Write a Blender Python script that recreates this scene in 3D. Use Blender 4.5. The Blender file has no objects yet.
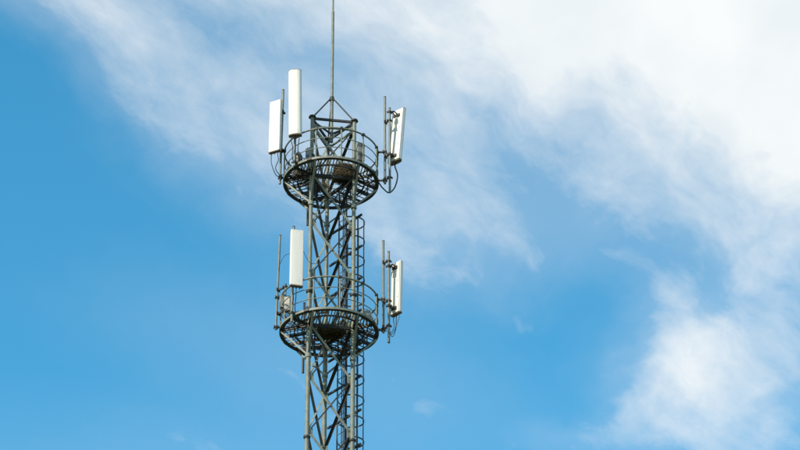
import bpy, bmesh, math, random
from mathutils import Vector, Matrix

# ---------------------------------------------------------------- camera, sky, sun, exposure
scene = bpy.context.scene
COL = scene.collection
rad = math.radians
random.seed(11)

cd = bpy.data.cameras.new('camera')
cam = bpy.data.objects.new('camera', cd)
COL.objects.link(cam)
cam.location = (2.085, -62.35, 1.6)
cam.rotation_euler = (Matrix.Rotation(rad(90 + 31.85), 3, 'X') @ Matrix.Rotation(-0.0055, 3, 'Z')).to_euler()
cd.sensor_width = 36.0
cd.lens = 36.0 * 2450 / 800
cd.clip_start = 0.5
cd.clip_end = 12000
scene.camera = cam

SUN_AZ, SUN_EL = 225.0, 41.0            # direction towards the sun, degrees from +X and above the horizon
sd = bpy.data.lights.new('sun', 'SUN')
sd.energy = 4.0
sd.angle = rad(0.53)
sd.color = (1.0, 0.90, 0.76)
sun = bpy.data.objects.new('sun', sd)
COL.objects.link(sun)
to_sun = Vector((math.cos(rad(SUN_AZ)) * math.cos(rad(SUN_EL)), math.sin(rad(SUN_AZ)) * math.cos(rad(SUN_EL)), math.sin(rad(SUN_EL))))
sun.rotation_euler = to_sun.to_track_quat('Z', 'Y').to_euler()
sun.location = (-60, -60, 80)

vs = scene.view_settings
vs.view_transform = 'Standard'
vs.look = 'None'
vs.exposure = 0.5
vs.gamma = 1.0
vs.use_curve_mapping = False
scene.cycles.max_bounces = 6

world = bpy.data.worlds.new('World')
scene.world = world
world.use_nodes = True


def build_world():
    nt = world.node_tree
    N, L = nt.nodes, nt.links
    N.clear()

    def node(t, **kw):
        n = N.new(t)
        for k, v in kw.items():
            setattr(n, k, v)
        return n

    def m(op, a, b=None, c=None, clamp=False):
        n = node('ShaderNodeMath', operation=op, use_clamp=clamp)
        for i, v in enumerate((a, b, c)):
            if v is None:
                continue
            if isinstance(v, (int, float)):
                n.inputs[i].default_value = v
            else:
                L.new(v, n.inputs[i])
        return n.outputs[0]

    def vm(op, a, b):
        n = node('ShaderNodeVectorMath', operation=op)
        for i, v in enumerate((a, b)):
            if isinstance(v, tuple):
                n.inputs[i].default_value = v
            else:
                L.new(v, n.inputs[i])
        return n.outputs[0]

    def noise(vec, scale, detail, rough, dist=0.0):
        n = node('ShaderNodeTexNoise')
        n.noise_dimensions = '3D'
        L.new(vec, n.inputs['Vector'])
        n.inputs['Scale'].default_value = scale
        n.inputs['Detail'].default_value = detail
        n.inputs['Roughness'].default_value = rough
        n.inputs['Distortion'].default_value = dist
        return n

    sky = node('ShaderNodeTexSky', sky_type='NISHITA')
    sky.sun_disc = False
    sky.sun_elevation = rad(SUN_EL)
    sky.sun_rotation = rad(90.0 - SUN_AZ)
    sky.altitude = 200
    sky.air_density = 1.0
    sky.dust_density = 0.15
    sky.ozone_density = 3.0
    hs = node('ShaderNodeHueSaturation')
    hs.inputs['Hue'].default_value = 0.474
    hs.inputs['Saturation'].default_value = 1.29
    hs.inputs['Value'].default_value = 1.06
    L.new(sky.outputs[0], hs.inputs['Color'])

    # a high cloud sheet: the view direction meets a level layer, coordinates in that layer
    tc = node('ShaderNodeTexCoord')
    sep = node('ShaderNodeSeparateXYZ')
    L.new(tc.outputs['Generated'], sep.inputs[0])
    zc = m('MAXIMUM', sep.outputs['Z'], 0.06)
    u = m('DIVIDE', sep.outputs['X'], zc)
    v = m('DIVIDE', sep.outputs['Y'], zc)
    com = node('ShaderNodeCombineXYZ')
    L.new(m('MULTIPLY', u, 12.93), com.inputs[0])
    L.new(m('MULTIPLY', m('SUBTRACT', v, 1.6096), -6.82), com.inputs[1])
    q0 = com.outputs[0]
    # wind-torn edges: two octaves of warping
    w1 = vm('MULTIPLY', vm('SUBTRACT', noise(q0, 0.75, 3, 0.55).outputs['Color'], (0.5, 0.5, 0.5)), (0.7, 0.7, 0.0))
    q1 = vm('ADD', q0, w1)
    w2 = vm('MULTIPLY', vm('SUBTRACT', noise(vm('ADD', q1, (3.7, 9.1, 0.0)), 2.2, 8, 0.62).outputs['Color'], (0.5, 0.5, 0.5)), (0.55, 0.55, 0.0))
    q = vm('ADD', q1, w2)

    BLOBS = [
        # x, y, rx, ry, turn in degrees, weight
        (3.6, 3.2, 5.2, 2.6, 0, 0.52), (2.4, 2.2, 2.3, 1.5, 0, 0.85), (4.0, 1.6, 1.9, 1.3, -20, 0.80), (4.1, 0.5, 1.2, 1.2, 20, 0.48),
        (0.6, 1.9, 2.8, 1.4, -10, 0.42), (-0.2, 0.7, 2.8, 1.5, -20, 0.38), (0.4, -0.1, 1.4, 0.8, -25, 0.26), (1.3, 0.5, 1.3, 0.75, -15, -0.10),
        (-3.0, 2.3, 1.3, 0.6, -18, 0.46), (-2.3, 1.45, 1.8, 0.6, -33, 0.25), (-1.7, 0.75, 1.7, 0.65, -35, 0.16), (-1.4, 2.4, 1.8, 0.8, 0, 0.40),
        (-1.0, -1.4, 3.0, 1.0, -14, 0.18), (-2.0, -2.9, 5.0, 1.3, 0, 0.14),
        (3.1, -1.55, 0.85, 0.65, 40, 0.36), (3.65, -2.1, 1.8, 1.1, -30, 0.56), (2.75, -0.85, 0.5, 0.6, 70, 0.20),
        (2.6, 0.4, 2.2, 1.1, 0, 0.30), (3.5, -0.2, 2.2, 1.1, -25, 0.30), (2.7, -0.35, 1.1, 0.35, -25, -0.10), (2.3, -2.45, 1.2, 0.35, 0, 0.22), (4.0, -1.2, 1.3, 0.9, -20, 0.28),
    ]
    acc = None
    for (bx, by, rx, ry, ang, w) in BLOBS:
        mp = node('ShaderNodeMapping', vector_type='TEXTURE')
        mp.inputs['Location'].default_value = (bx, by, 0)
        mp.inputs['Rotation'].default_value = (0, 0, rad(ang))
        mp.inputs['Scale'].default_value = (rx * 1.25, ry * 1.25, 1)
        L.new(q, mp.inputs['Vector'])
        g = node('ShaderNodeTexGradient', gradient_type='SPHERICAL')
        L.new(mp.outputs[0], g.inputs[0])
        s = node('ShaderNodeMapRange', interpolation_type='SMOOTHSTEP')
        L.new(g.outputs['Fac'], s.inputs['Value'])
        acc = m('MULTIPLY', s.outputs[0], w) if acc is None else m('MULTIPLY_ADD', s.outputs[0], w, acc)
    # the same kind of broken cloud goes on over the rest of the sky
    far = noise(q1, 0.16, 7, 0.62, 0.4)
    fr = node('ShaderNodeMapRange', interpolation_type='SMOOTHSTEP')
    L.new(far.outputs['Fac'], fr.inputs['Value'])
    fr.inputs['From Min'].default_value = 0.40
    fr.inputs['From Max'].default_value = 0.68
    ln = node('ShaderNodeVectorMath', operation='LENGTH')
    L.new(vm('MULTIPLY', q0, (0.18, 0.30, 0.0)), ln.inputs[0])
    wn = node('ShaderNodeMapRange', interpolation_type='SMOOTHSTEP')
    L.new(ln.outputs['Value'], wn.inputs['Value'])
    wn.inputs['From Min'].default_value = 1.0
    wn.inputs['From Max'].default_value = 2.2
    dens = m('ADD', acc, m('MULTIPLY', wn.outputs[0], fr.outputs[0]))
    # fine fibres inside the cloud
    mpf = node('ShaderNodeMapping', vector_type='TEXTURE')
    mpf.inputs['Rotation'].default_value = (0, 0, rad(-33))
    mpf.inputs['Scale'].default_value = (1.5, 0.75, 1)
    L.new(q1, mpf.inputs['Vector'])
    fb = noise(mpf.outputs[0], 1.25, 12, 0.58, 0.0)
    fn = node('ShaderNodeMapRange')
    fn.clamp = False
    L.new(fb.outputs['Fac'], fn.inputs['Value'])
    fn.inputs['From Min'].default_value = 0.30
    fn.inputs['From Max'].default_value = 0.70
    torn = m('ADD', fn.outputs[0], m('SUBTRACT', m('MULTIPLY', dens, 1.65), 1.0), clamp=True)
    dens = m('ADD', m('MULTIPLY', dens, 0.54), m('MULTIPLY', torn, 0.46))
    mask = node('ShaderNodeMapRange', interpolation_type='LINEAR')
    L.new(dens, mask.inputs['Value'])
    mask.inputs['From Max'].default_value = 1.0
    mask.inputs['To Max'].default_value = 0.985
    # slightly greyer, denser cores
    gn = noise(q1, 0.8, 4, 0.5)
    cr = node('ShaderNodeMix', data_type='RGBA')
    gm = node('ShaderNodeMapRange')
    L.new(gn.outputs['Fac'], gm.inputs['Value'])
    gm.inputs['From Min'].default_value = 0.35
    gm.inputs['From Max'].default_value = 0.65
    L.new(gm.outputs[0], cr.inputs['Factor'])
    cr.inputs['A'].default_value = (4.05, 4.3, 4.42, 1)
    cr.inputs['B'].default_value = (4.55, 4.66, 4.66, 1)
    mix = node('ShaderNodeMix', data_type='RGBA')
    L.new(mask.outputs[0], mix.inputs['Factor'])
    L.new(hs.outputs[0], mix.inputs['A'])
    L.new(cr.outputs['Result'], mix.inputs['B'])
    bg = node('ShaderNodeBackground')
    bg.inputs['Strength'].default_value = 0.15
    L.new(mix.outputs['Result'], bg.inputs['Color'])
    out = node('ShaderNodeOutputWorld')
    L.new(bg.outputs[0], out.inputs['Surface'])


build_world()


# ---------------------------------------------------------------- materials
def material(name, base, second=None, scale=6.0, rough=0.55, metal=0.0, spots=None, spot_amt=0.5, spot_scale=9.0, bump=0.0, stretch=(1, 1, 1), spec=0.5):
    mt = bpy.data.materials.new(name)
    mt.use_nodes = True
    nt = mt.node_tree
    N, L = nt.nodes, nt.links
    bs = N['Principled BSDF']
    bs.inputs['Roughness'].default_value = rough
    bs.inputs['Metallic'].default_value = metal
    bs.inputs['Specular IOR Level'].default_value = spec
    tc = N.new('ShaderNodeTexCoord')
    geo = N.new('ShaderNodeNewGeometry')
    mp = N.new('ShaderNodeMapping')
    mp.inputs['Scale'].default_value = stretch
    L.new(geo.outputs['Position'], mp.inputs['Vector'])
    n1 = N.new('ShaderNodeTexNoise')
    n1.inputs['Scale'].default_value = scale
    n1.inputs['Detail'].default_value = 6
    n1.inputs['Roughness'].default_value = 0.65
    L.new(mp.outputs[0], n1.inputs['Vector'])
    r1 = N.new('ShaderNodeMapRange')
    r1.inputs['From Min'].default_value = 0.32
    r1.inputs['From Max'].default_value = 0.68
    L.new(n1.outputs['Fac'], r1.inputs['Value'])
    mx = N.new('ShaderNodeMix')
    mx.data_type = 'RGBA'
    mx.inputs['A'].default_value = (*base, 1)
    mx.inputs['B'].default_value = (*(second or base), 1)
    L.new(r1.outputs[0], mx.inputs['Factor'])
    colour = mx.outputs['Result']
    if spots:
        n2 = N.new('ShaderNodeTexNoise')
        n2.inputs['Scale'].default_value = spot_scale
        n2.inputs['Detail'].default_value = 8
        n2.inputs['Roughness'].default_value = 0.7
        L.new(mp.outputs[0], n2.inputs['Vector'])
        r2 = N.new('ShaderNodeMapRange')
        r2.interpolation_type = 'SMOOTHSTEP'
        r2.inputs['From Min'].default_value = 0.70 - 0.2 * spot_amt
        r2.inputs['From Max'].default_value = 0.82 - 0.2 * spot_amt
        L.new(n2.outputs['Fac'], r2.inputs['Value'])
        m2 = N.new('ShaderNodeMix')
        m2.data_type = 'RGBA'
        L.new(r2.outputs[0], m2.inputs['Factor'])
        L.new(colour, m2.inputs['A'])
        m2.inputs['B'].default_value = (*spots, 1)
        colour = m2.outputs['Result']
    L.new(colour, bs.inputs['Base Color'])
    rr = N.new('ShaderNodeMapRange')
    rr.inputs['To Min'].default_value = max(0.05, rough - 0.1)
    rr.inputs['To Max'].default_value = min(1.0, rough + 0.15)
    L.new(n1.outputs['Fac'], rr.inputs['Value'])
    L.new(rr.outputs[0], bs.inputs['Roughness'])
    if bump:
        bp = N.new('ShaderNodeBump')
        bp.inputs['Strength'].default_value = bump
        bp.inputs['Distance'].default_value = 0.01
        L.new(n1.outputs['Fac'], bp.inputs['Height'])
        L.new(bp.outputs[0], bs.inputs['Normal'])
    return mt


M = {
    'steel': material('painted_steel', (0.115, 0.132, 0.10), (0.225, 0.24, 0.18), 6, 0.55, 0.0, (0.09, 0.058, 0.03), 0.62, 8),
    'steel_shaded': material('shaded_rusty_steel', (0.018, 0.020, 0.017), (0.038, 0.040, 0.033), 6, 0.6, 0.0, (0.09, 0.05, 0.025), 0.7, 8),  # shade coloured in: darker copy of the painted steel, plus rust spots
    'galv': material('galvanised_pipe', (0.105, 0.12, 0.10), (0.20, 0.215, 0.175), 8, 0.5, 0.0, (0.11, 0.09, 0.06), 0.35, 9),
    'clamp': material('clamp_steel', (0.022, 0.022, 0.02), (0.06, 0.056, 0.045), 14, 0.6, 0.2, (0.10, 0.05, 0.025), 0.6, 16),
    'white': material('white_radome', (0.68, 0.64, 0.555), (0.74, 0.705, 0.63), 2.5, 0.42, 0.0, (0.56, 0.52, 0.44), 0.5, 2.6, 0.0, (2.5, 2.5, 0.4)),
    'back': material('antenna_back', (0.68, 0.64, 0.54), (0.74, 0.70, 0.61), 3, 0.5, 0.0, (0.5, 0.44, 0.33), 0.15, 3, 0.0, (2.5, 2.5, 0.5)),
    'cap': material('antenna_end_cap', (0.16, 0.13, 0.09), (0.25, 0.215, 0.16), 9, 0.6),
    'rubber': material('black_cable', (0.012, 0.012, 0.013), (0.03, 0.03, 0.03), 12, 0.5),
    'cable_grey': material('grey_cable', (0.05, 0.06, 0.07), (0.09, 0.10, 0.12), 12, 0.5),
    'radio': material('radio_housing', (0.20, 0.20, 0.165), (0.33, 0.32, 0.26), 12, 0.5, 0.0, (0.10, 0.07, 0.04), 0.6, 12),
    'radio_dark': material('radio_fins', (0.05, 0.055, 0.06), (0.12, 0.13, 0.14), 14, 0.5),
    'twig': material('nest_twigs', (0.07, 0.052, 0.026), (0.21, 0.165, 0.085), 12, 0.85, 0.0, (0.035, 0.022, 0.012), 0.8, 14),
    'humus': material('nest_lining', (0.022, 0.016, 0.009), (0.05, 0.036, 0.02), 20, 0.95),
    'ground': material('dry_grass_ground', (0.035, 0.05, 0.018), (0.075, 0.07, 0.035), 0.08, 0.95, 0.0, (0.10, 0.085, 0.06), 0.5, 0.02),
    'concrete': material('concrete', (0.30, 0.29, 0.27), (0.38, 0.37, 0.34), 3, 0.85),
}


# ---------------------------------------------------------------- mesh helpers
class MB:
    def __init__(self):
        self.v, self.f, self.s = [], [], []

    def add(self, vs_, fs_, smooth=False):
        b = len(self.v)
        self.v += [tuple(p) for p in vs_]
        self.f += [tuple(b + i for i in f) for f in fs_]
        self.s += [smooth] * len(fs_)
        return self

    def box(self, c, size, mat=None):
        """box of the given size about c, turned by the 3x3 matrix mat"""
        c = Vector(c)
        vs_ = []
        for sx in (-.5, .5):
            for sy in (-.5, .5):
                for sz in (-.5, .5):
                    p = Vector((sx * size[0], sy * size[1], sz * size[2]))
                    vs_.append(c + (mat @ p if mat else p))
        return self.add(vs_, [(0, 1, 3, 2), (4, 6, 7, 5), (0, 4, 5, 1), (2, 3, 7, 6), (0, 2, 6, 4), (1, 5, 7, 3)])

    def bar(self, a, b, w, h, up=(0, 0, 1)):
        """rectangular bar from a to b, h measured along up, w across"""
        a, b = Vector(a), Vector(b)
        x = (b - a).normalized()
        y = Vector(up).cross(x).normalized()
        z = x.cross(y)
        mat = Matrix((x, y, z)).transposed()
        return self.box((a + b) / 2, ((b - a).length, w, h), mat)

    def tube(self, pts, r, n=10, closed=False, caps=True):
        pts = [Vector(p) for p in pts]
        k = len(pts)
        rs = r if isinstance(r, (list, tuple)) else [r] * k
        rings = []
        ref = None
        for i, p in enumerate(pts):
            if closed:
                t = (pts[(i + 1) % k] - pts[i - 1]).normalized()
            else:
                t = (pts[min(i + 1, k - 1)] - pts[max(i - 1, 0)])
                t = t.normalized() if t.length > 1e-9 else Vector((0, 0, 1))
            if ref is None:
                ref = Vector((0, 0, 1)) if abs(t.z) < 0.9 else Vector((1, 0, 0))
            a = (ref - t * ref.dot(t)).normalized()
            ref = a
            c = t.cross(a)
            rings.append([p + (a * math.cos(2 * math.pi * j / n) + c * math.sin(2 * math.pi * j / n)) * rs[i] for j in range(n)])
        vs_ = [p for rg in rings for p in rg]
        fs_ = []
        for i in range(k if closed else k - 1):
            i2 = (i + 1) % k
            for j in range(n):
                fs_.append((i * n + j, i * n + (j + 1) % n, i2 * n + (j + 1) % n, i2 * n + j))
        self.add(vs_, fs_, True)
        if caps and not closed:
            self.add(rings[0], [tuple(range(n))][:1])
            self.add(rings[-1], [tuple(range(n))][:1])
        return self

    def ring_band(self, z0, z1, r0, r1, n=96, a0=0.0, a1=360.0):
        vs_, fs_ = [], []
        full = abs(a1 - a0) >= 360
        cnt = n if full else n + 1
        for i in range(cnt):
            a = rad(a0 + (a1 - a0) * i / n)
            c, s = math.cos(a), math.sin(a)
            vs_ += [(r0 * c, r0 * s, z0), (r1 * c, r1 * s, z0), (r1 * c, r1 * s, z1), (r0 * c, r0 * s, z1)]
        for i in range(n):
            j = (i + 1) % cnt
            for k in range(4):
                fs_.append((i * 4 + k, i * 4 + (k + 1) % 4, j * 4 + (k + 1) % 4, j * 4 + k))
        return self.add(vs_, fs_)

    def mesh(self, name):
        me = bpy.data.meshes.new(name)
        me.from_pydata(self.v, [], self.f)
        me.polygons.foreach_set('use_smooth', self.s)
        bm = bmesh.new()
        bm.from_mesh(me)
        bmesh.ops.recalc_face_normals(bm, faces=bm.faces)
        bm.to_mesh(me)
        bm.free()
        me.update()
        return me

    def build(self, name, mat, parent=None, label=None):
        return link(name, self.mesh(name), mat, parent, label)


def link(name, me, mat, parent=None, label=None):
    o = bpy.data.objects.new(name, me)
    if mat and not me.materials:
        me.materials.append(M[mat])
    COL.objects.link(o)
    if parent:
        o.parent = parent
    if label:
        o['label'] = label
    return o


def thing(name, label, cat, loc=(0, 0, 0), rotz=0.0, group=None):
    o = bpy.data.objects.new(name, None)
    o.empty_display_size = 0.2
    COL.objects.link(o)
    o.location = loc
    o.rotation_euler = (0, 0, rotz)
    o['label'] = label
    o['category'] = cat
    if group:
        o['group'] = group
    return o


def pol(a, r, z=0.0):
    return Vector((r * math.cos(rad(a)), r * math.sin(rad(a)), z))


def smooth_path(pts, n=8):
    """Catmull-Rom through the points"""
    P = [Vector(p) for p in pts]
    P = [2 * P[0] - P[1]] + P + [2 * P[-1] - P[-2]]
    out = []
    for i in range(1, len(P) - 2):
        for k in range(n):
            t = k / n
            a, b, c, d = P[i - 1], P[i], P[i + 1], P[i + 2]
            out.append(0.5 * ((2 * b) + (c - a) * t + (2 * a - 5 * b + 4 * c - d) * t * t + (3 * b - a - 3 * c + d) * t ** 3))
    out.append(P[-2])
    return out


# ---------------------------------------------------------------- ground
g = MB().add([(-5000, -5000, 0), (5000, -5000, 0), (5000, 5000, 0), (-5000, 5000, 0)], [(0, 1, 2, 3)]).build('ground', 'ground')
g['kind'] = 'structure'

# ---------------------------------------------------------------- tower
ZU, ZL = 41.845, 36.656              # floors of the two platforms
PH = (ZU - ZL) / 3                   # height of one lattice panel
RL = 0.75                            # legs stand on this circle
LEG = (-20.0, 100.0, 220.0)
FACES = ((220.0, -20.0, 280.0), (-20.0, 100.0, 40.0), (100.0, 220.0, 160.0))   # from leg, to leg, outward normal
TOP = ZU + PH
RR = 1.455                           # platform ring radius

tower = thing('lattice_tower', 'tall grey steel lattice telecom tower with two round railed platforms', 'tower')

for a in LEG:
    b = MB()
    pts, rs = [], []
    breaks = [0.0]
    z = ZL + 1.1
    while z > 1.0:
        breaks.insert(1, z)
        z -= 4.75
    breaks.sort()
    breaks += [ZL + 1.1 + 4.75, TOP + 0.34]
    for i in range(len(breaks) - 1):
        lowest = breaks[i + 1] <= ZL + 1.2
        r = 0.067 if lowest else 0.058
        b.tube([pol(a, RL, breaks[i]), pol(a, RL, breaks[i + 1])], r, 16, caps=False)
    leg = b.build('leg', 'steel', tower)
    for i in range(1, len(breaks) - 1):
        fl = MB()
        zc = breaks[i]
        fl.tube([pol(a, RL, zc - 0.024), pol(a, RL, zc - 0.002)], 0.102, 16)
        fl.tube([pol(a, RL, zc + 0.002), pol(a, RL, zc + 0.024)], 0.102, 16)
        for k in range(8):
            d = Vector((math.cos(k * math.pi / 4), math.sin(k * math.pi / 4), 0)) * 0.084
            fl.tube([pol(a, RL, zc - 0.05) + d, pol(a, RL, zc + 0.05) + d], 0.011, 6)
        fl.build('flange', 'steel_shaded', leg)
    cp = MB()
    cp.tube([pol(a, RL, TOP + 0.34), pol(a, RL, TOP + 0.365)], 0.115, 16)
    cp.tube([pol(a, RL, TOP + 0.365), pol(a, RL, TOP + 0.395)], 0.1, 16)
    cp.build('top_plate', 'steel_shaded', leg)
    fb = MB()
    fb.box(pol(a, RL, 0.2), (0.7, 0.7, 0.4))
    fb.build('footing', 'concrete', leg)

# gusset plates and X bracing, panel by panel
N_PANELS = int(TOP // PH)
face_len = 2 * RL * math.sin(rad(60))
ins = 0.10                            # bars stop short of the leg centre line
gb = MB().box((0, 0, 0), (0.12, 0.014, 0.20))
for gx, gz in ((0.03, 0.06), (0.03, -0.06), (-0.02, 0.03), (-0.02, -0.03)):
    gb.tube([(gx, -0.022, gz), (gx, 0.022, gz)], 0.013, 6)
gus = gb.mesh('gusset_plate')
gus.materials.append(M['steel'])


def brace_mesh(sign, dark):
    """angle iron across one panel, origin at the panel's middle, x along the face, y outward"""
    hx, hz = face_len / 2 - ins, PH / 2 - 0.085
    a = Vector((-hx * sign, 0, hz))
    c = Vector((hx * sign, 0, -hz))
    d = (c - a).normalized()
    n = Vector((0, 1, 0))
    up = n.cross(d)
    if up.z < 0:
        up = -up
    b = MB()
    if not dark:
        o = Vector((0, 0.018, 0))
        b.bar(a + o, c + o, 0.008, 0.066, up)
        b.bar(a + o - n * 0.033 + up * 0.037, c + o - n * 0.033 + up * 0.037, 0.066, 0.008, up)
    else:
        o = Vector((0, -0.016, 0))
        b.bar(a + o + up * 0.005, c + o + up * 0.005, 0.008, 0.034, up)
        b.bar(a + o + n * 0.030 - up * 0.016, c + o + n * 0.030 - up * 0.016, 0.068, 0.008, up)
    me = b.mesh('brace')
    me.materials.append(M['steel'] if not dark else M['steel_shaded'])  # dark bars carry their shade in the colour
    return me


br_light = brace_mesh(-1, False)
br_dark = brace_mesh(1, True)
br_shaded = br_light.copy()            # bars on the ladder face, their shade put into the colour
br_shaded.materials[0] = M['steel_shaded']
legs = [c for c in tower.children if c.name.startswith('leg')]
for fi, (a0, a1, an) in enumerate(FACES):
    mid = (pol(a0, RL) + pol(a1, RL)) / 2
    x = (pol(a1, RL) - pol(a0, RL)).normalized()
    rz = math.atan2(x.y, x.x)
    # in this frame +y must point outward
    for k in range(N_PANELS):
        zc = TOP - PH * (k + 0.5)
        for me in ((br_light, br_dark) if fi != 1 else (br_shaded, br_dark)):
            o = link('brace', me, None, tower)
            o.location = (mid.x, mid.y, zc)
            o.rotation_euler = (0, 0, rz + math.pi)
    for k in range(N_PANELS + 1):
        for (la, s) in ((a0, 1), (a1, -1)):
            o = link('gusset', gus, None, legs[LEG.index(la)])
            p = pol(la, RL) + x * (0.10 * s)
            o.location = (p.x, p.y, TOP - PH * k)
            o.rotation_euler = (0, 0, rz)
for (a0, a1, an) in FACES:
    MB().bar(pol(a0, RL, TOP + 0.31), pol(a1, RL, TOP + 0.31), 0.06, 0.07).build('top_beam', 'steel_shaded', tower)
    MB().bar(pol(a0, RL, TOP + 0.02), pol(a1, RL, TOP + 0.02), 0.05, 0.05).build('top_beam', 'steel', tower)

# lightning mast on its three slanted struts
mb = MB()
mb.tube([(0, 0, TOP - 0.25), (0, 0, 45.05)], 0.052, 14)
mb.tube([(0, 0, 45.05), (0, 0, 48.3)], 0.045, 14)
mb.tube([(0, 0, 48.3), (0, 0, 50.2)], 0.03, 12)
mb.tube([(0, 0, 50.2), (0, 0, 51.0), (0, 0, 51.25)], [0.012, 0.01, 0.001], 8)
mast = mb.build('mast', 'steel', tower)
for a in LEG:
    MB().tube([pol(a, RL - 0.03, TOP + 0.39), pol(a, 0.05, 44.93)], 0.024, 10).build('strut', 'steel_shaded', mast)
    MB().bar(pol(a, RL, TOP + 0.22), pol(a, 0.0, TOP + 0.05), 0.045, 0.05).build('strut', 'steel_shaded', mast)
MB().tube([(0, 0, 44.86), (0, 0, 45.0)], 0.07, 14).build('collar', 'steel_shaded', mast)


# ---------------------------------------------------------------- platforms
def inside_clip(p, d, rmax):
    """distance along d from p to the circle of radius rmax"""
    bq = p.x * d.x + p.y * d.y
    cq = p.x ** 2 + p.y ** 2 - rmax ** 2
    disc = bq * bq - cq
    return -bq + math.sqrt(disc) if disc > 0 else None


def platform(z, bare=None):
    b = MB()
    b.ring_band(z - 0.035, z + 0.035, RR - 0.012, RR)
    pf = b.build('platform', 'steel', tower)
    MB().ring_band(z - 0.0345, z - 0.024, RR - 0.12, RR - 0.0125).build('ring_flange', 'steel_shaded', pf)  # shade under the ring is put into the flange colour
    MB().ring_band(z + 0.024, z + 0.0345, RR - 0.08, RR - 0.0125).build('ring_flange', 'steel_shaded', pf)
    MB().ring_band(z - 0.03, z + 0.012, 0.99, 1.03).build('inner_ring', 'steel_shaded', pf)
    for k in range(4):
        MB().box(pol(65 + 90 * k, RR + 0.006, z), (0.012, 0.16, 0.062), Matrix.Rotation(rad(65 + 90 * k), 3, 'Z')).build('splice_plate', 'steel_shaded', pf)
    # rails and posts
    for dz, r, nm in ((1.06, 0.026, 'top_rail'), (0.71, 0.014, 'middle_rail'), (0.36, 0.014, 'middle_rail')):
        MB().tube([pol(i * 3.75, RR - 0.03, z + dz) for i in range(96)], r, 8, closed=True).build(nm, 'steel', pf)
    for a in (253, 284, -46, -14, 13, 40, 67, 100, 133, 160, 187, 221):
        c = pol(a, RR - 0.03)
        MB().tube([(c.x, c.y, z + 0.0), (c.x, c.y, z + 1.045)], 0.023, 10).build('post', 'steel', pf)
        MB().box((c.x, c.y, z + 1.06), (0.085, 0.085, 0.07), Matrix.Rotation(rad(a), 3, 'Z')).build('post_clamp', 'clamp', pf)
    # floor frame: beams between the legs, joists from every leg to the ring, struts below
    for (a0, a1, an) in FACES:
        p0, p1 = pol(a0, RL, z - 0.02), pol(a1, RL, z - 0.02)
        MB().bar(p0, p1, 0.07, 0.10).build('beam', 'steel_shaded', pf)
        n = pol(an, 1.0)
        for pa, p in ((a0, p0), (a1, p1)):
            t = inside_clip(p, n, RR - 0.02)
            MB().bar(p, p + n * t, 0.06, 0.09).build('joist', 'steel_shaded', pf)
            e = p + n * (t - 0.02)
            low = pol(pa, RL, z - 1.02)
            MB().bar(Vector((e.x, e.y, z - 0.055)), low, 0.055, 0.05).build('support_strut', 'steel', pf)
        if an != 280:
            for s in (-0.22, 0.22):
                x = (p1 - p0).normalized()
                p = (p0 + p1) / 2 + x * s
                t = inside_clip(p, n, RR - 0.02)
                MB().bar(p, p + n * t, 0.04, 0.06).build('joist', 'steel_shaded', pf)
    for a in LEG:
        MB().bar(pol(a, RL, z - 0.016), pol(a, RR - 0.02, z - 0.016), 0.05, 0.08).build('joist', 'steel_shaded', pf)
        MB().ring_band(z - 1.09, z - 0.97, 0.06, 0.088, 20).build('strut_collar', 'steel', pf).location = pol(a, RL)
    # floor bars: close-set towards the front, sparse elsewhere
    nf = pol(280, 1.0)
    xf = pol(10, 1.0)
    k = -int((RR - 0.03) / 0.09)
    while k * 0.09 < RR - 0.03:
        p = xf * (k * 0.09) + nf * (RL / 2 + 0.04)
        k += 1
        if p.length > RR - 0.08 or (bare and bare[0] < (k - 1) * 0.09 < bare[1]):
            continue
        t = inside_clip(p, nf, RR - 0.02)
        MB().bar(p + Vector((0, 0, z + 0.03)), p + nf * t + Vector((0, 0, z + 0.03)), 0.03, 0.022).build('grating_bar', 'steel', pf)
    for (an, step) in ((40, 0.16), (160, 0.16)):
        n = pol(an, 1.0)
        x = pol(an + 90, 1.0)
        kk = -9
        while kk <= 9:
            s = (kk + 0.5) * step
            kk += 1
            if abs(s) > 0.98:
                continue
            lo = RL / 2 + 0.05 + (0.0 if abs(s) < 0.6 else (abs(s) - 0.6) * 0.6)
            p = x * s + n * lo
            t = inside_clip(p, n, RR - 0.02)
            MB().bar(p + Vector((0, 0, z + 0.03)), p + n * t + Vector((0, 0, z + 0.03)), 0.02, 0.022).build('grating_bar', 'steel_shaded', pf)
    for r in (0.78, 1.12):
        for a0, a1 in ((-18, 98), (102, 218)):
            MB().ring_band(z + 0.008, z + 0.018, r, r + 0.025, 40, a0, a1).build('grating_bar', 'steel_shaded', pf)
    return pf


pl_up = platform(ZU, (0.08, 0.72))      # the nest has taken the place of these bars
pl_up['label'] = 'upper round platform holding a twig nest'
pl_lo = platform(ZL)
pl_lo['label'] = 'lower round platform with open railing'

# ---------------------------------------------------------------- caged ladder on the rear right face
nL, xL = pol(40, 1.0), pol(-50, 1.0)
L0 = nL * (RL / 2 + 0.25)
LT = -0.19                       # ladder centre along the face
lad = MB()
for s in (-0.18, 0.18):
    p = L0 + xL * (LT + s)
    lad.tube([(p.x, p.y, 0.0), (p.x, p.y, ZU + 0.2)], 0.021, 8)
ladder = lad.build('ladder', 'steel_shaded', tower)
p0, p1 = L0 + xL * (LT - 0.18), L0 + xL * (LT + 0.18)
rung = MB().tube([p0, p1], 0.012, 6).mesh('rung')
rung.materials.append(M['steel'])
z = 0.35
while z < ZU:
    link('rung', rung, None, ladder).location = (0, 0, z)
    z += 0.3
hc = L0 + xL * LT + nL * 0.36
hoop_b = MB()
path = [p0] + [hc + Vector((math.cos(rad(40 + t)), math.sin(rad(40 + t)), 0)) * 0.385 for t in range(120, -121, -10)] + [p1]
for i in range(len(path) - 1):
    hoop_b.bar(path[i], path[i + 1], 0.012, 0.045)
hoop = hoop_b.mesh('cage_hoop')
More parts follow.
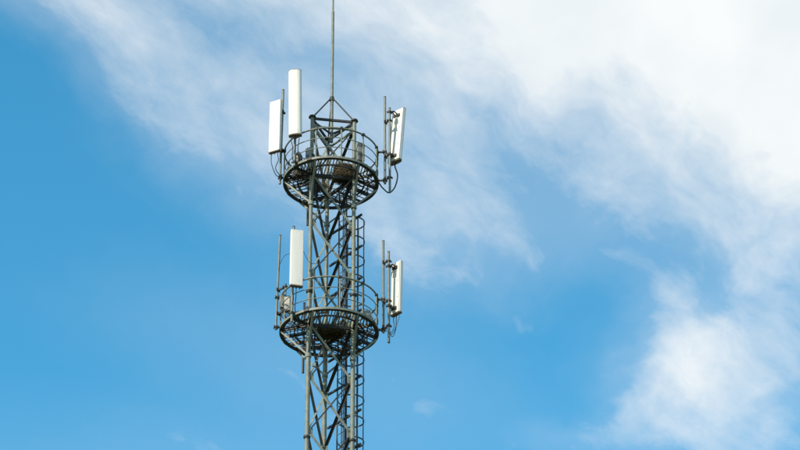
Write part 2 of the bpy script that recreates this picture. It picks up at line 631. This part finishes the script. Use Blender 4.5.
hoop.materials.append(M['steel_shaded'])
z = ZU - 0.95
zs = []
while z > 2.4:
    link('cage_hoop', hoop, None, ladder).location = (0, 0, z)
    zs.append(z)
    z -= 0.675
for a in (22, -62, 112, 62, -22):
    p = hc + Vector((math.cos(rad(a)), math.sin(rad(a)), 0)) * 0.385
    MB().box((p.x, p.y, (zs[0] + zs[-1]) / 2), (0.012, 0.042, zs[0] - zs[-1] + 0.05), Matrix.Rotation(rad(a), 3, 'Z')).build('cage_bar', 'steel_shaded', ladder)
sup = MB().bar(L0 + xL * 0.72, L0 - xL * 0.82, 0.05, 0.06).mesh('support_bar')
sup.materials.append(M['steel_shaded'])
SZ0 = 34.05
k = -28
while SZ0 + k * 1.095 < ZU - 0.4:
    zz = SZ0 + k * 1.095
    k += 1
    if zz > 1:
        link('support_bar', sup, None, ladder).location = (0, 0, zz)


# ---------------------------------------------------------------- mounting poles
def mounting_pole(x, y, z0, z1, label, arms=(), r=0.037, lean=(0, 0), mat='galv'):
    """arms: (target xy or None, height) - a clamp block on the pole and an arm to the target"""
    t = thing('mounting_pole', label, 'pole', (x, y, z0), 0, 'antenna mounting poles')
    h = z1 - z0
    MB().tube([(0, 0, 0), (lean[0], lean[1], h)], r, 12).build('pipe', mat, t)
    MB().tube([(lean[0], lean[1], h), (lean[0], lean[1], h + 0.02)], r + 0.004, 12).build('pipe_cap', 'clamp', t)
    for (tx, ty, az) in arms:
        zz = az - z0
        f = zz / h
        c = Vector((lean[0] * f, lean[1] * f, zz))
        e = Vector((tx - x, ty - y, zz))
        d = e - c
        an = math.atan2(d.y, d.x)
        rot = Matrix.Rotation(an, 3, 'Z')
        cb = MB().box(c + rot @ Vector((0.045, 0, 0)), (0.03, 0.15, 0.075), rot)
        cb.box(c + rot @ Vector((-0.045, 0, 0)), (0.02, 0.15, 0.06), rot)
        for s in (-0.06, 0.06):
            cb.tube([c + rot @ Vector((-0.075, s, 0)), c + rot @ Vector((0.075, s, 0))], 0.009, 6)
        cb.build('clamp', 'clamp', t)
        am = MB().bar(c + rot @ Vector((0.05, 0, 0)), e, 0.05, 0.05)
        am.box(e, (0.03, 0.15, 0.1), rot)
        am.build('arm', 'steel_shaded', t)
    return t


def on_ring(x, y, r=RR - 0.03):
    v = Vector((x, y)).normalized() * r
    return v.x, v.y


def ring_arms(x, y, z, dz=(1.06, 0.0)):
    X, Y = on_ring(x, y)
    return [(X, Y, z + d) for d in dz]


mounting_pole(-1.53, -0.25, 41.66, 45.1, 'grey mounting pole behind the small white panel antenna at upper far left', ring_arms(-1.53, -0.25, ZU, (1.02, 0.04)), lean=(0.03, 0))
mounting_pole(-1.06, -1.10, 41.75, 44.2, 'grey mounting pole carrying the tallest white antenna, mostly hidden behind it', ring_arms(-1.06, -1.10, ZU, (1.02, 0.03)))
mounting_pole(1.640, -0.10, 41.74, 44.92, 'taller left pole of the pair beside the upper right antenna', ring_arms(1.647, -0.10, ZU, (1.05, 0.02)))
mounting_pole(1.785, -0.20, 41.36, 44.43, 'shorter right pole of the pair, carrying the upper right antenna', [(1.66, -0.115, z) for z in (43.98, 42.72, 41.9)])
mounting_pole(-1.545, -0.25, 36.62, 39.82, 'bare upright pole at the far left edge of the lower platform', ring_arms(-1.54, -0.25, ZL, (1.05, 0.05)), r=0.034, lean=(0.06, 0))
mounting_pole(-1.28, -0.42, 36.80, 38.03, 'short pole with radio boxes at the left of the lower platform', [(-1.5, -0.26, 37.95), (-1.48, -0.26, 37.15)], r=0.032)
mounting_pole(-1.04, -1.10, 36.40, 39.60, 'grey mounting pole behind the white antenna at lower left', ring_arms(-1.03, -1.10, ZL, (1.05, 0.03)))
mounting_pole(1.585, -0.10, 36.58, 39.70, 'taller left pole of the pair beside the lower right antenna', ring_arms(1.59, -0.10, ZL, (1.05, 0.02)))
mounting_pole(1.745, -0.20, 36.19, 39.26, 'shorter right pole of the pair, carrying the lower right antenna', [(1.60, -0.115, z) for z in (38.95, 37.6, 36.75)])
mounting_pole(-0.80, 1.31, 36.03, 38.4, 'pole hanging below the far side of the lower platform ring', ring_arms(-0.8, 1.31, ZL, (1.05, 0.03)), mat='steel_shaded')
mounting_pole(-0.745, 1.33, 41.16, 43.6, 'pole hanging below the far side of the upper platform ring', ring_arms(-0.745, 1.33, ZU, (1.05, 0.03)), mat='steel_shaded')


# ---------------------------------------------------------------- panel antennas
def profile(w, d, front):
    """cross-section, x forward; front: 'box' or 'round'"""
    hw = w / 2
    pts = []
    if front == 'box':
        r = 0.028
        for (cx, cy, a0) in ((d / 2 - r, hw - r, 0), (-d / 2 + 0.012, hw - 0.012, 90), (-d / 2 + 0.012, -hw + 0.012, 180), (d / 2 - r, -hw + r, 270)):
            rr = r if cx > 0 else 0.012
            for k in range(5):
                a = rad(a0 + k * 22.5)
                pts.append((cx + rr * math.cos(a), cy + rr * math.sin(a)))
    else:
        n = 24
        for k in range(n + 1):
            a = rad(-90 + 180 * k / n)
            c, s = math.cos(a), math.sin(a)
            e = 0.72
            pts.append((-d / 2 + 0.05 + (d - 0.05) * abs(c) ** e, hw * math.copysign(abs(s) ** e, s)))
        pts += [(-d / 2, hw * 0.93), (-d / 2, -hw * 0.93)]
    return pts


def extrude(b, pts, z0, z1, scale0=1.0, scale1=1.0, smooth=True):
    n = len(pts)
    vs_ = [(x * scale0, y * scale0, z0) for x, y in pts] + [(x * scale1, y * scale1, z1) for x, y in pts]
    b.add(vs_, [(i, (i + 1) % n, n + (i + 1) % n, n + i) for i in range(n)], smooth)
    b.add(vs_[:n], [tuple(range(n))])
    b.add(vs_[n:], [tuple(range(n))])


def panel_antenna(x, y, z0, z1, w, d, az, tilt, front, label, pole, group, roll=0.0, cables=()):
    t = thing('panel_antenna', label, 'antenna', (x, y, z0), rad(az), group)
    t.rotation_euler = (Matrix.Rotation(rad(az), 3, 'Z') @ Matrix.Rotation(rad(tilt), 3, 'Y') @ Matrix.Rotation(rad(roll), 3, 'X')).to_euler()
    h = z1 - z0
    pts = profile(w, d, front)
    b = MB()
    extrude(b, pts, 0.035, h - 0.02)
    me = b.mesh('radome')
    me.materials.append(M['white'])
    rd = link('radome', me, None, t)
    me.set_sharp_from_angle(angle=rad(35))
    c = MB()
    extrude(c, pts, 0.0, 0.034, 1.0, 1.025, False)
    c.build('end_cap', 'cap', t)
    c = MB()
    extrude(c, pts, h - 0.019, h, 1.02, 1.0, False)
    c.build('end_cap', 'cap' if front == 'round' else 'back', t)
    for zz in (0.075, h - 0.06):
        c = MB()
        extrude(c, pts, zz - 0.004, zz + 0.004, 1.006, 1.006, False)
        c.build('seam', 'back', t)
    # back tray, standing off the radome
    bt = MB()
    bt.box((-d / 2 - 0.013, 0, h / 2), (0.02, w * 0.93, h * 0.97))
    bt.box((-d / 2 - 0.032, w * 0.14, h * 0.5), (0.016, w * 0.30, h * 0.9))
    tray = bt.build('back_tray', 'back', t)
    for f in (0.3, 0.62):
        for s in (-0.3,):
            MB().tube([(-d / 2 - 0.022, s * w, h * f), (-d / 2 - 0.034, s * w, h * f)], 0.012, 8).build('bolt', 'clamp', tray)
    # connectors underneath
    for s in (-0.28, 0.0, 0.28):
        MB().tube([(0, s * w, 0.002), (0, s * w, -0.07)], [0.02, 0.016], 10).build('connector', 'clamp', t)
    # brackets from the back to the pole, in the antenna's own frame
    inv = t.rotation_euler.to_matrix().inverted()
    for f, fold in ((0.86, 0.05), (0.10, 0.0)):
        pz = z0 + h * f
        pp = inv @ (Vector((pole[0], pole[1], pz)) - Vector((x, y, z0)))
        bk = MB()
        a = Vector((-d / 2 - 0.03, 0, pp.z + fold))
        bk.box((-d / 2 - 0.04, 0, a.z), (0.05, w * 0.5, 0.09))
        mid = (a + pp) / 2 + Vector((0, 0, fold * 1.6))
        for s in (-0.045, 0.045):
            off = Vector((0, s, 0))
            bk.bar(a + off, mid + off, 0.012, 0.05)
            bk.bar(mid + off, pp + off, 0.012, 0.05)
        bk.box(pp + Vector((0.045, 0, 0)), (0.03, 0.14, 0.09))
        bk.box(pp + Vector((-0.045, 0, 0)), (0.02, 0.14, 0.07))
        for s in (-0.055, 0.055):
            bk.tube([pp + Vector((-0.08, s, 0)), pp + Vector((0.08, s, 0))], 0.009, 6)
        bk.build('bracket', 'clamp', t)
    base = Matrix.Translation((x, y, z0)) @ t.rotation_euler.to_matrix().to_4x4()
    binv = base.inverted()
    for (s, rest, r, mt) in cables:
        p = [Vector((0, s * w, -0.05)), Vector((0, s * w, -0.16))] + [binv @ Vector(q) for q in rest]
        MB().tube(smooth_path(p, 7), r, 8).build('cable', mt, t)
    return t


GRP = 'white panel antennas on the tower'
panel_antenna(-1.70, -0.47, 42.66, 44.52, 0.385, 0.12, 243, 0.0, 'box',
              'white panel antenna at the far left of the upper platform, with two cable loops below', (-1.50, -0.25), GRP,
              cables=((-0.3, [(-1.78, -0.5, 42.2), (-1.62, -0.4, 41.85), (-1.42, -0.3, 41.95), (-1.2, -0.1, 41.8)], 0.013, 'rubber'),
                      (0.3, [(-1.58, -0.5, 42.35), (-1.66, -0.42, 42.1), (-1.48, -0.28, 41.9), (-1.1, 0.0, 41.78)], 0.013, 'rubber')))
panel_antenna(-1.05, -1.27, 42.72, 45.10, 0.40, 0.19, 262, 0.6, 'round',
              'tallest white antenna, rounded like a tube, rising above the upper left railing', (-1.06, -1.10), GRP, roll=1.1,
              cables=((-0.3, [(-1.12, -1.2, 42.35), (-1.12, -1.1, 42.0), (-0.95, -0.9, 41.82), (-0.6, -0.5, 41.8)], 0.013, 'rubber'),
                      (0.3, [(-0.96, -1.2, 42.3), (-0.94, -1.05, 42.05), (-0.85, -0.8, 41.85), (-0.5, -0.4, 41.8)], 0.013, 'rubber')))
panel_antenna(1.955, -0.04, 42.54, 44.58, 0.48, 0.17, 51, 6.4, 'round',
              'white antenna at the right of the upper platform, seen from behind, black cable below', (1.785, -0.20), GRP,
              cables=((0.0, [(2.02, 0.0, 42.1), (1.94, -0.05, 41.66), (1.76, -0.1, 41.42), (1.56, -0.1, 41.6), (1.38, -0.08, 41.85), (1.05, 0.05, 41.8)], 0.022, 'rubber'),))
panel_antenna(-0.925, -1.30, 37.45, 39.34, 0.385, 0.13, 284, 0.0, 'box',
              'white box-shaped antenna facing front at the left of the lower platform', (-1.03, -1.10), GRP,
              cables=((-0.3, [(-1.0, -1.2, 37.1), (-1.05, -1.05, 36.85), (-0.85, -0.8, 36.65), (-0.6, -0.5, 36.6)], 0.013, 'rubber'),
                      (0.0, [(-0.93, -1.2, 37.15), (-0.95, -1.05, 36.8), (-0.8, -0.75, 36.62), (-0.55, -0.4, 36.6)], 0.013, 'rubber')))
panel_antenna(1.965, 0.0, 37.24, 39.02, 0.40, 0.12, 43, 1.6, 'box',
              'white antenna at the right of the lower platform, seen from behind', (1.745, -0.20), GRP,
              cables=((-0.3, [(1.98, -0.05, 36.9), (1.9, -0.05, 36.55), (1.82, -0.12, 36.45), (1.72, -0.14, 36.6), (1.4, -0.1, 36.7)], 0.011, 'cable_grey'),
                      (0.0, [(1.95, 0.0, 36.85), (1.88, -0.05, 36.62), (1.8, -0.12, 36.52), (1.72, -0.14, 36.66), (1.38, -0.1, 36.7)], 0.011, 'cable_grey'),
                      (0.3, [(1.9, 0.05, 36.9), (1.85, 0.0, 36.7), (1.78, -0.1, 36.58), (1.7, -0.14, 36.7), (1.35, -0.1, 36.7)], 0.011, 'rubber')))


# ---------------------------------------------------------------- radio units and small boxes
def radio_unit(x, y, z, w, d, h, az, label, tilt=0.0):
    t = thing('radio_unit', label, 'radio unit', (x, y, z), 0, 'radio boxes on the platforms')
    t.rotation_euler = (Matrix.Rotation(rad(az), 3, 'Z') @ Matrix.Rotation(rad(tilt), 3, 'X')).to_euler()
    b = MB().box((0, 0, h / 2), (d * 0.6, w, h))
    b.box((d * 0.32, 0, h / 2), (0.015, w * 0.92, h * 0.94))
    b.build('housing', 'radio', t)
    for k in range(7):
        yy = (k - 3) * w / 7.5
        MB().box((-d * 0.3 - 0.03, yy, h / 2), (0.06, 0.010, h * 0.9)).build('cooling_fin', 'radio_dark', t)
    MB().box((d * 0.34, 0, h * 0.28), (0.02, w * 0.6, h * 0.4)).build('cover_plate', 'radio_dark', t)
    hb = MB()
    hb.tube([(0, -w * 0.3, h), (0, -w * 0.3, h + 0.05), (0, w * 0.3, h + 0.05), (0, w * 0.3, h)], 0.01, 8)
    hb.build('handle', 'clamp', t)
    for s in (-0.25, 0.25):
        MB().tube([(0, s * w, 0), (0, s * w, -0.06)], 0.016, 8).build('connector', 'clamp', t)
    MB().box((-d * 0.3 - 0.08, 0, h / 2), (0.06, w * 0.5, 0.1)).build('bracket', 'clamp', t)
    return t


radio_unit(0.90, -0.92, 42.02, 0.24, 0.20, 0.62, -62, 'weathered radio box hanging inside the right railing of the upper platform')
radio_unit(-1.20, -0.46, 37.12, 0.17, 0.16, 0.46, 250, 'small weathered radio box on the short pole at lower left')
radio_unit(-1.38, -0.36, 37.28, 0.14, 0.14, 0.42, 200, 'narrow radio box beside the bare pole at lower left')
radio_unit(-0.98, -0.86, 41.98, 0.22, 0.16, 0.34, 240, 'small radio box below the tallest white antenna')
radio_unit(1.20, -0.62, 36.72, 0.22, 0.14, 0.30, -70, 'small tilted cream box at the right edge of the lower platform floor', 24)


# ---------------------------------------------------------------- nests
def nest(x, y, z, rx, ry, h, label, seed, n):
    rng = random.Random(seed)
    t = thing('bird_nest', label, 'nest', (x, y, z))
    core = MB()
    rings, seg = 7, 20
    vs_, fs_ = [], []
    prof = [(0.0, 0.0), (0.72, 0.02), (0.92, 0.28), (0.86, 0.62), (0.70, 0.82), (0.52, 0.72), (0.0, 0.58)]
    for (pr, pz) in prof:
        for k in range(seg):
            a = 2 * math.pi * k / seg
            j = 1 + rng.uniform(-0.09, 0.09)
            vs_.append((0.8 * pr * rx * j * math.cos(a), 0.8 * pr * ry * j * math.sin(a), (0.05 + 0.85 * pz) * h + rng.uniform(-0.015, 0.015)))
    for i in range(rings - 1):
        for k in range(seg):
            fs_.append((i * seg + k, i * seg + (k + 1) % seg, (i + 1) * seg + (k + 1) % seg, (i + 1) * seg + k))
    core.add(vs_, fs_)
    core.build('nest_core', 'humus', t)
    b = MB()
    for _ in range(n):
        a = rng.uniform(0, 2 * math.pi)
        hh = rng.uniform(-0.06, 1.0)
        rr = (0.92 - 0.22 * abs(hh - 0.35)) * rng.uniform(0.62, 1.16)
        c = Vector((rx * rr * math.cos(a), ry * rr * math.sin(a), hh * h))
        tang = Vector((-math.sin(a), math.cos(a), 0))
        d = (tang * rng.choice((-1, 1)) + Vector((math.cos(a), math.sin(a), 0)) * rng.gauss(0, 0.7) + Vector((0, 0, rng.gauss(0, 0.55)))).normalized()
        ln = rng.uniform(0.05, 0.2)
        mid = c + Vector((rng.uniform(-.012, .012), rng.uniform(-.012, .012), rng.uniform(-.012, .012)))
        b.tube([c - d * ln, mid, c + d * ln], [0.006, 0.007, 0.003], 4, caps=False)
    tw = b.build('twigs', 'twig', t)
    tw['kind'] = 'stuff'
    return t


nest(0.42, -0.12, ZU + 0.04, 0.36, 0.34, 0.42, 'brown twig nest on the upper platform between two tower legs', 4, 1500)
nest(0.02, 0.17, ZL + 0.04, 0.42, 0.36, 0.16, 'dark flat twig nest in the middle of the lower platform', 9, 1300)


# ---------------------------------------------------------------- cables
def cable(label, pts, r, mt, n=6, group='cables'):
    o = MB().tube(smooth_path(pts, n), r, 8).build('cable', mt, None)
    o['label'] = label
    o['category'] = 'cable'
    o['group'] = group
    return o


fc = nL * (RL / 2 + 0.10)
for i, s in enumerate((0.02, 0.10)):
    p = fc + xL * s
    feeder = MB().tube([(p.x, p.y, 0.05), (p.x, p.y, ZU - 0.1)], 0.016, 8).build('feeder_cable', 'rubber')
    feeder['label'] = ('left', 'right')[i] + ' one of two black feeder cables running down beside the caged ladder'
    feeder['category'] = 'cable'
    feeder['group'] = 'feeder cables'
cable('thin wire between the lower left antenna and the tower leg', [(-0.75, -1.1, 38.80), (-0.66, -0.9, 38.66), (-0.55, -0.6, 38.66), (-0.35, -0.2, 38.9), (-0.13, 0.6, 39.5)], 0.007, 'rubber')
cable('thin drooping wire between the bare left pole and the lower left antenna', [(-1.51, -0.26, 38.55), (-1.46, -0.4, 38.75), (-1.3, -0.8, 38.80), (-1.05, -1.08, 38.72)], 0.007, 'rubber')

# cables gathered along the platforms, drooping between poles and tower legs
def rnd_cables(z, start, end, n, seed, what):
    rng = random.Random(seed)
    t = thing('cable_bundle', what, 'cables', (0, 0, 0), 0, 'cable bundles')
    a, b = Vector(start), Vector(end)
    for k in range(n):
        j = lambda s: Vector((rng.uniform(-s, s), rng.uniform(-s, s), rng.uniform(-s, s)))
        sag = rng.uniform(0.05, 0.28)
        m1 = a.lerp(b, 0.35) + Vector((0, 0, -sag)) + j(0.10)
        m2 = a.lerp(b, 0.7) + Vector((0, 0, -sag * 0.7)) + j(0.08)
        MB().tube(smooth_path([a + j(0.05), m1, m2, b + j(0.03), b + j(0.03) + Vector((0, 0, -0.7))], 6), rng.uniform(0.009, 0.016), 6).build('cable', 'rubber', t)
    return t


rnd_cables(ZU, (-1.35, -0.35, ZU + 0.12), (-0.42, -0.22, ZU + 0.02), 6, 3, 'tangled black cables at the left of the upper platform floor')
rnd_cables(ZU, (-1.0, -0.98, ZU + 0.45), (-0.50, -0.36, ZU + 0.0), 5, 5, 'black cables drooping below the tallest white antenna')
rnd_cables(ZU, (1.35, -0.1, ZU + 0.05), (0.60, -0.12, ZU + 0.02), 4, 7, 'black cables at the right of the upper platform floor')
rnd_cables(ZL, (-1.25, -0.4, ZL + 0.35), (-0.42, -0.22, ZL + 0.02), 6, 13, 'tangled black cables at the left of the lower platform floor')
rnd_cables(ZL, (1.3, -0.1, ZL + 0.05), (0.60, -0.12, ZL + 0.02), 4, 17, 'black cables at the right of the lower platform floor')
radio_unit(-0.66, -0.80, 42.10, 0.16, 0.14, 0.45, 250, 'dark little radio box beside the front left leg on the upper platform')


def straw(x, y, z, rx, ry, n, label, seed):
    rng = random.Random(seed)
    b = MB()
    for _ in range(n):
        c = Vector((x + rng.gauss(0, rx), y + rng.gauss(0, ry), z + abs(rng.gauss(0, 0.05))))
        a = rng.uniform(0, 2 * math.pi)
        d = Vector((math.cos(a), math.sin(a), rng.gauss(0, 0.3))).normalized() * rng.uniform(0.05, 0.16)
        b.tube([c - d, c + d], 0.006, 4, caps=False)
    o = b.build('fallen_straw', 'straw')
    o['label'] = label
    o['category'] = 'straw'
    o['kind'] = 'stuff'


M['straw'] = material('dry_straw', (0.24, 0.19, 0.12), (0.36, 0.30, 0.20), 9, 0.9)
straw(-0.95, -0.30, ZU + 0.05, 0.11, 0.14, 220, 'loose pale straw lying at the left of the upper platform floor', 21)
straw(-0.35, 0.35, ZU + 0.05, 0.12, 0.14, 250, 'loose pale straw in the middle of the upper platform floor', 22)

for zc, nm, spans in ((ZU, 'upper', ((165, 262, 0.10), (172, 250, 0.16), (-38, 24, 0.11))), (ZL, 'lower', ((168, 250, 0.11), (-30, 20, 0.12)))):
    for i, (a0, a1, dz) in enumerate(spans):
        rng = random.Random(31 + i)
        o = MB().tube(smooth_path([pol(a0 + (a1 - a0) * k / 12, RR - 0.09 + rng.uniform(-.03, .02), zc + dz + rng.uniform(-.05, .05)) for k in range(13)], 4), 0.017, 6).build('cable', 'rubber')
        o['label'] = 'black cable along the ' + ('front left edge of the ' if i == 0 else 'far left rim of the ' if a0 > 0 else 'right edge of the ') + nm + ' platform floor'
        o['category'] = 'cable'
        o['group'] = 'cables along the platform edges'
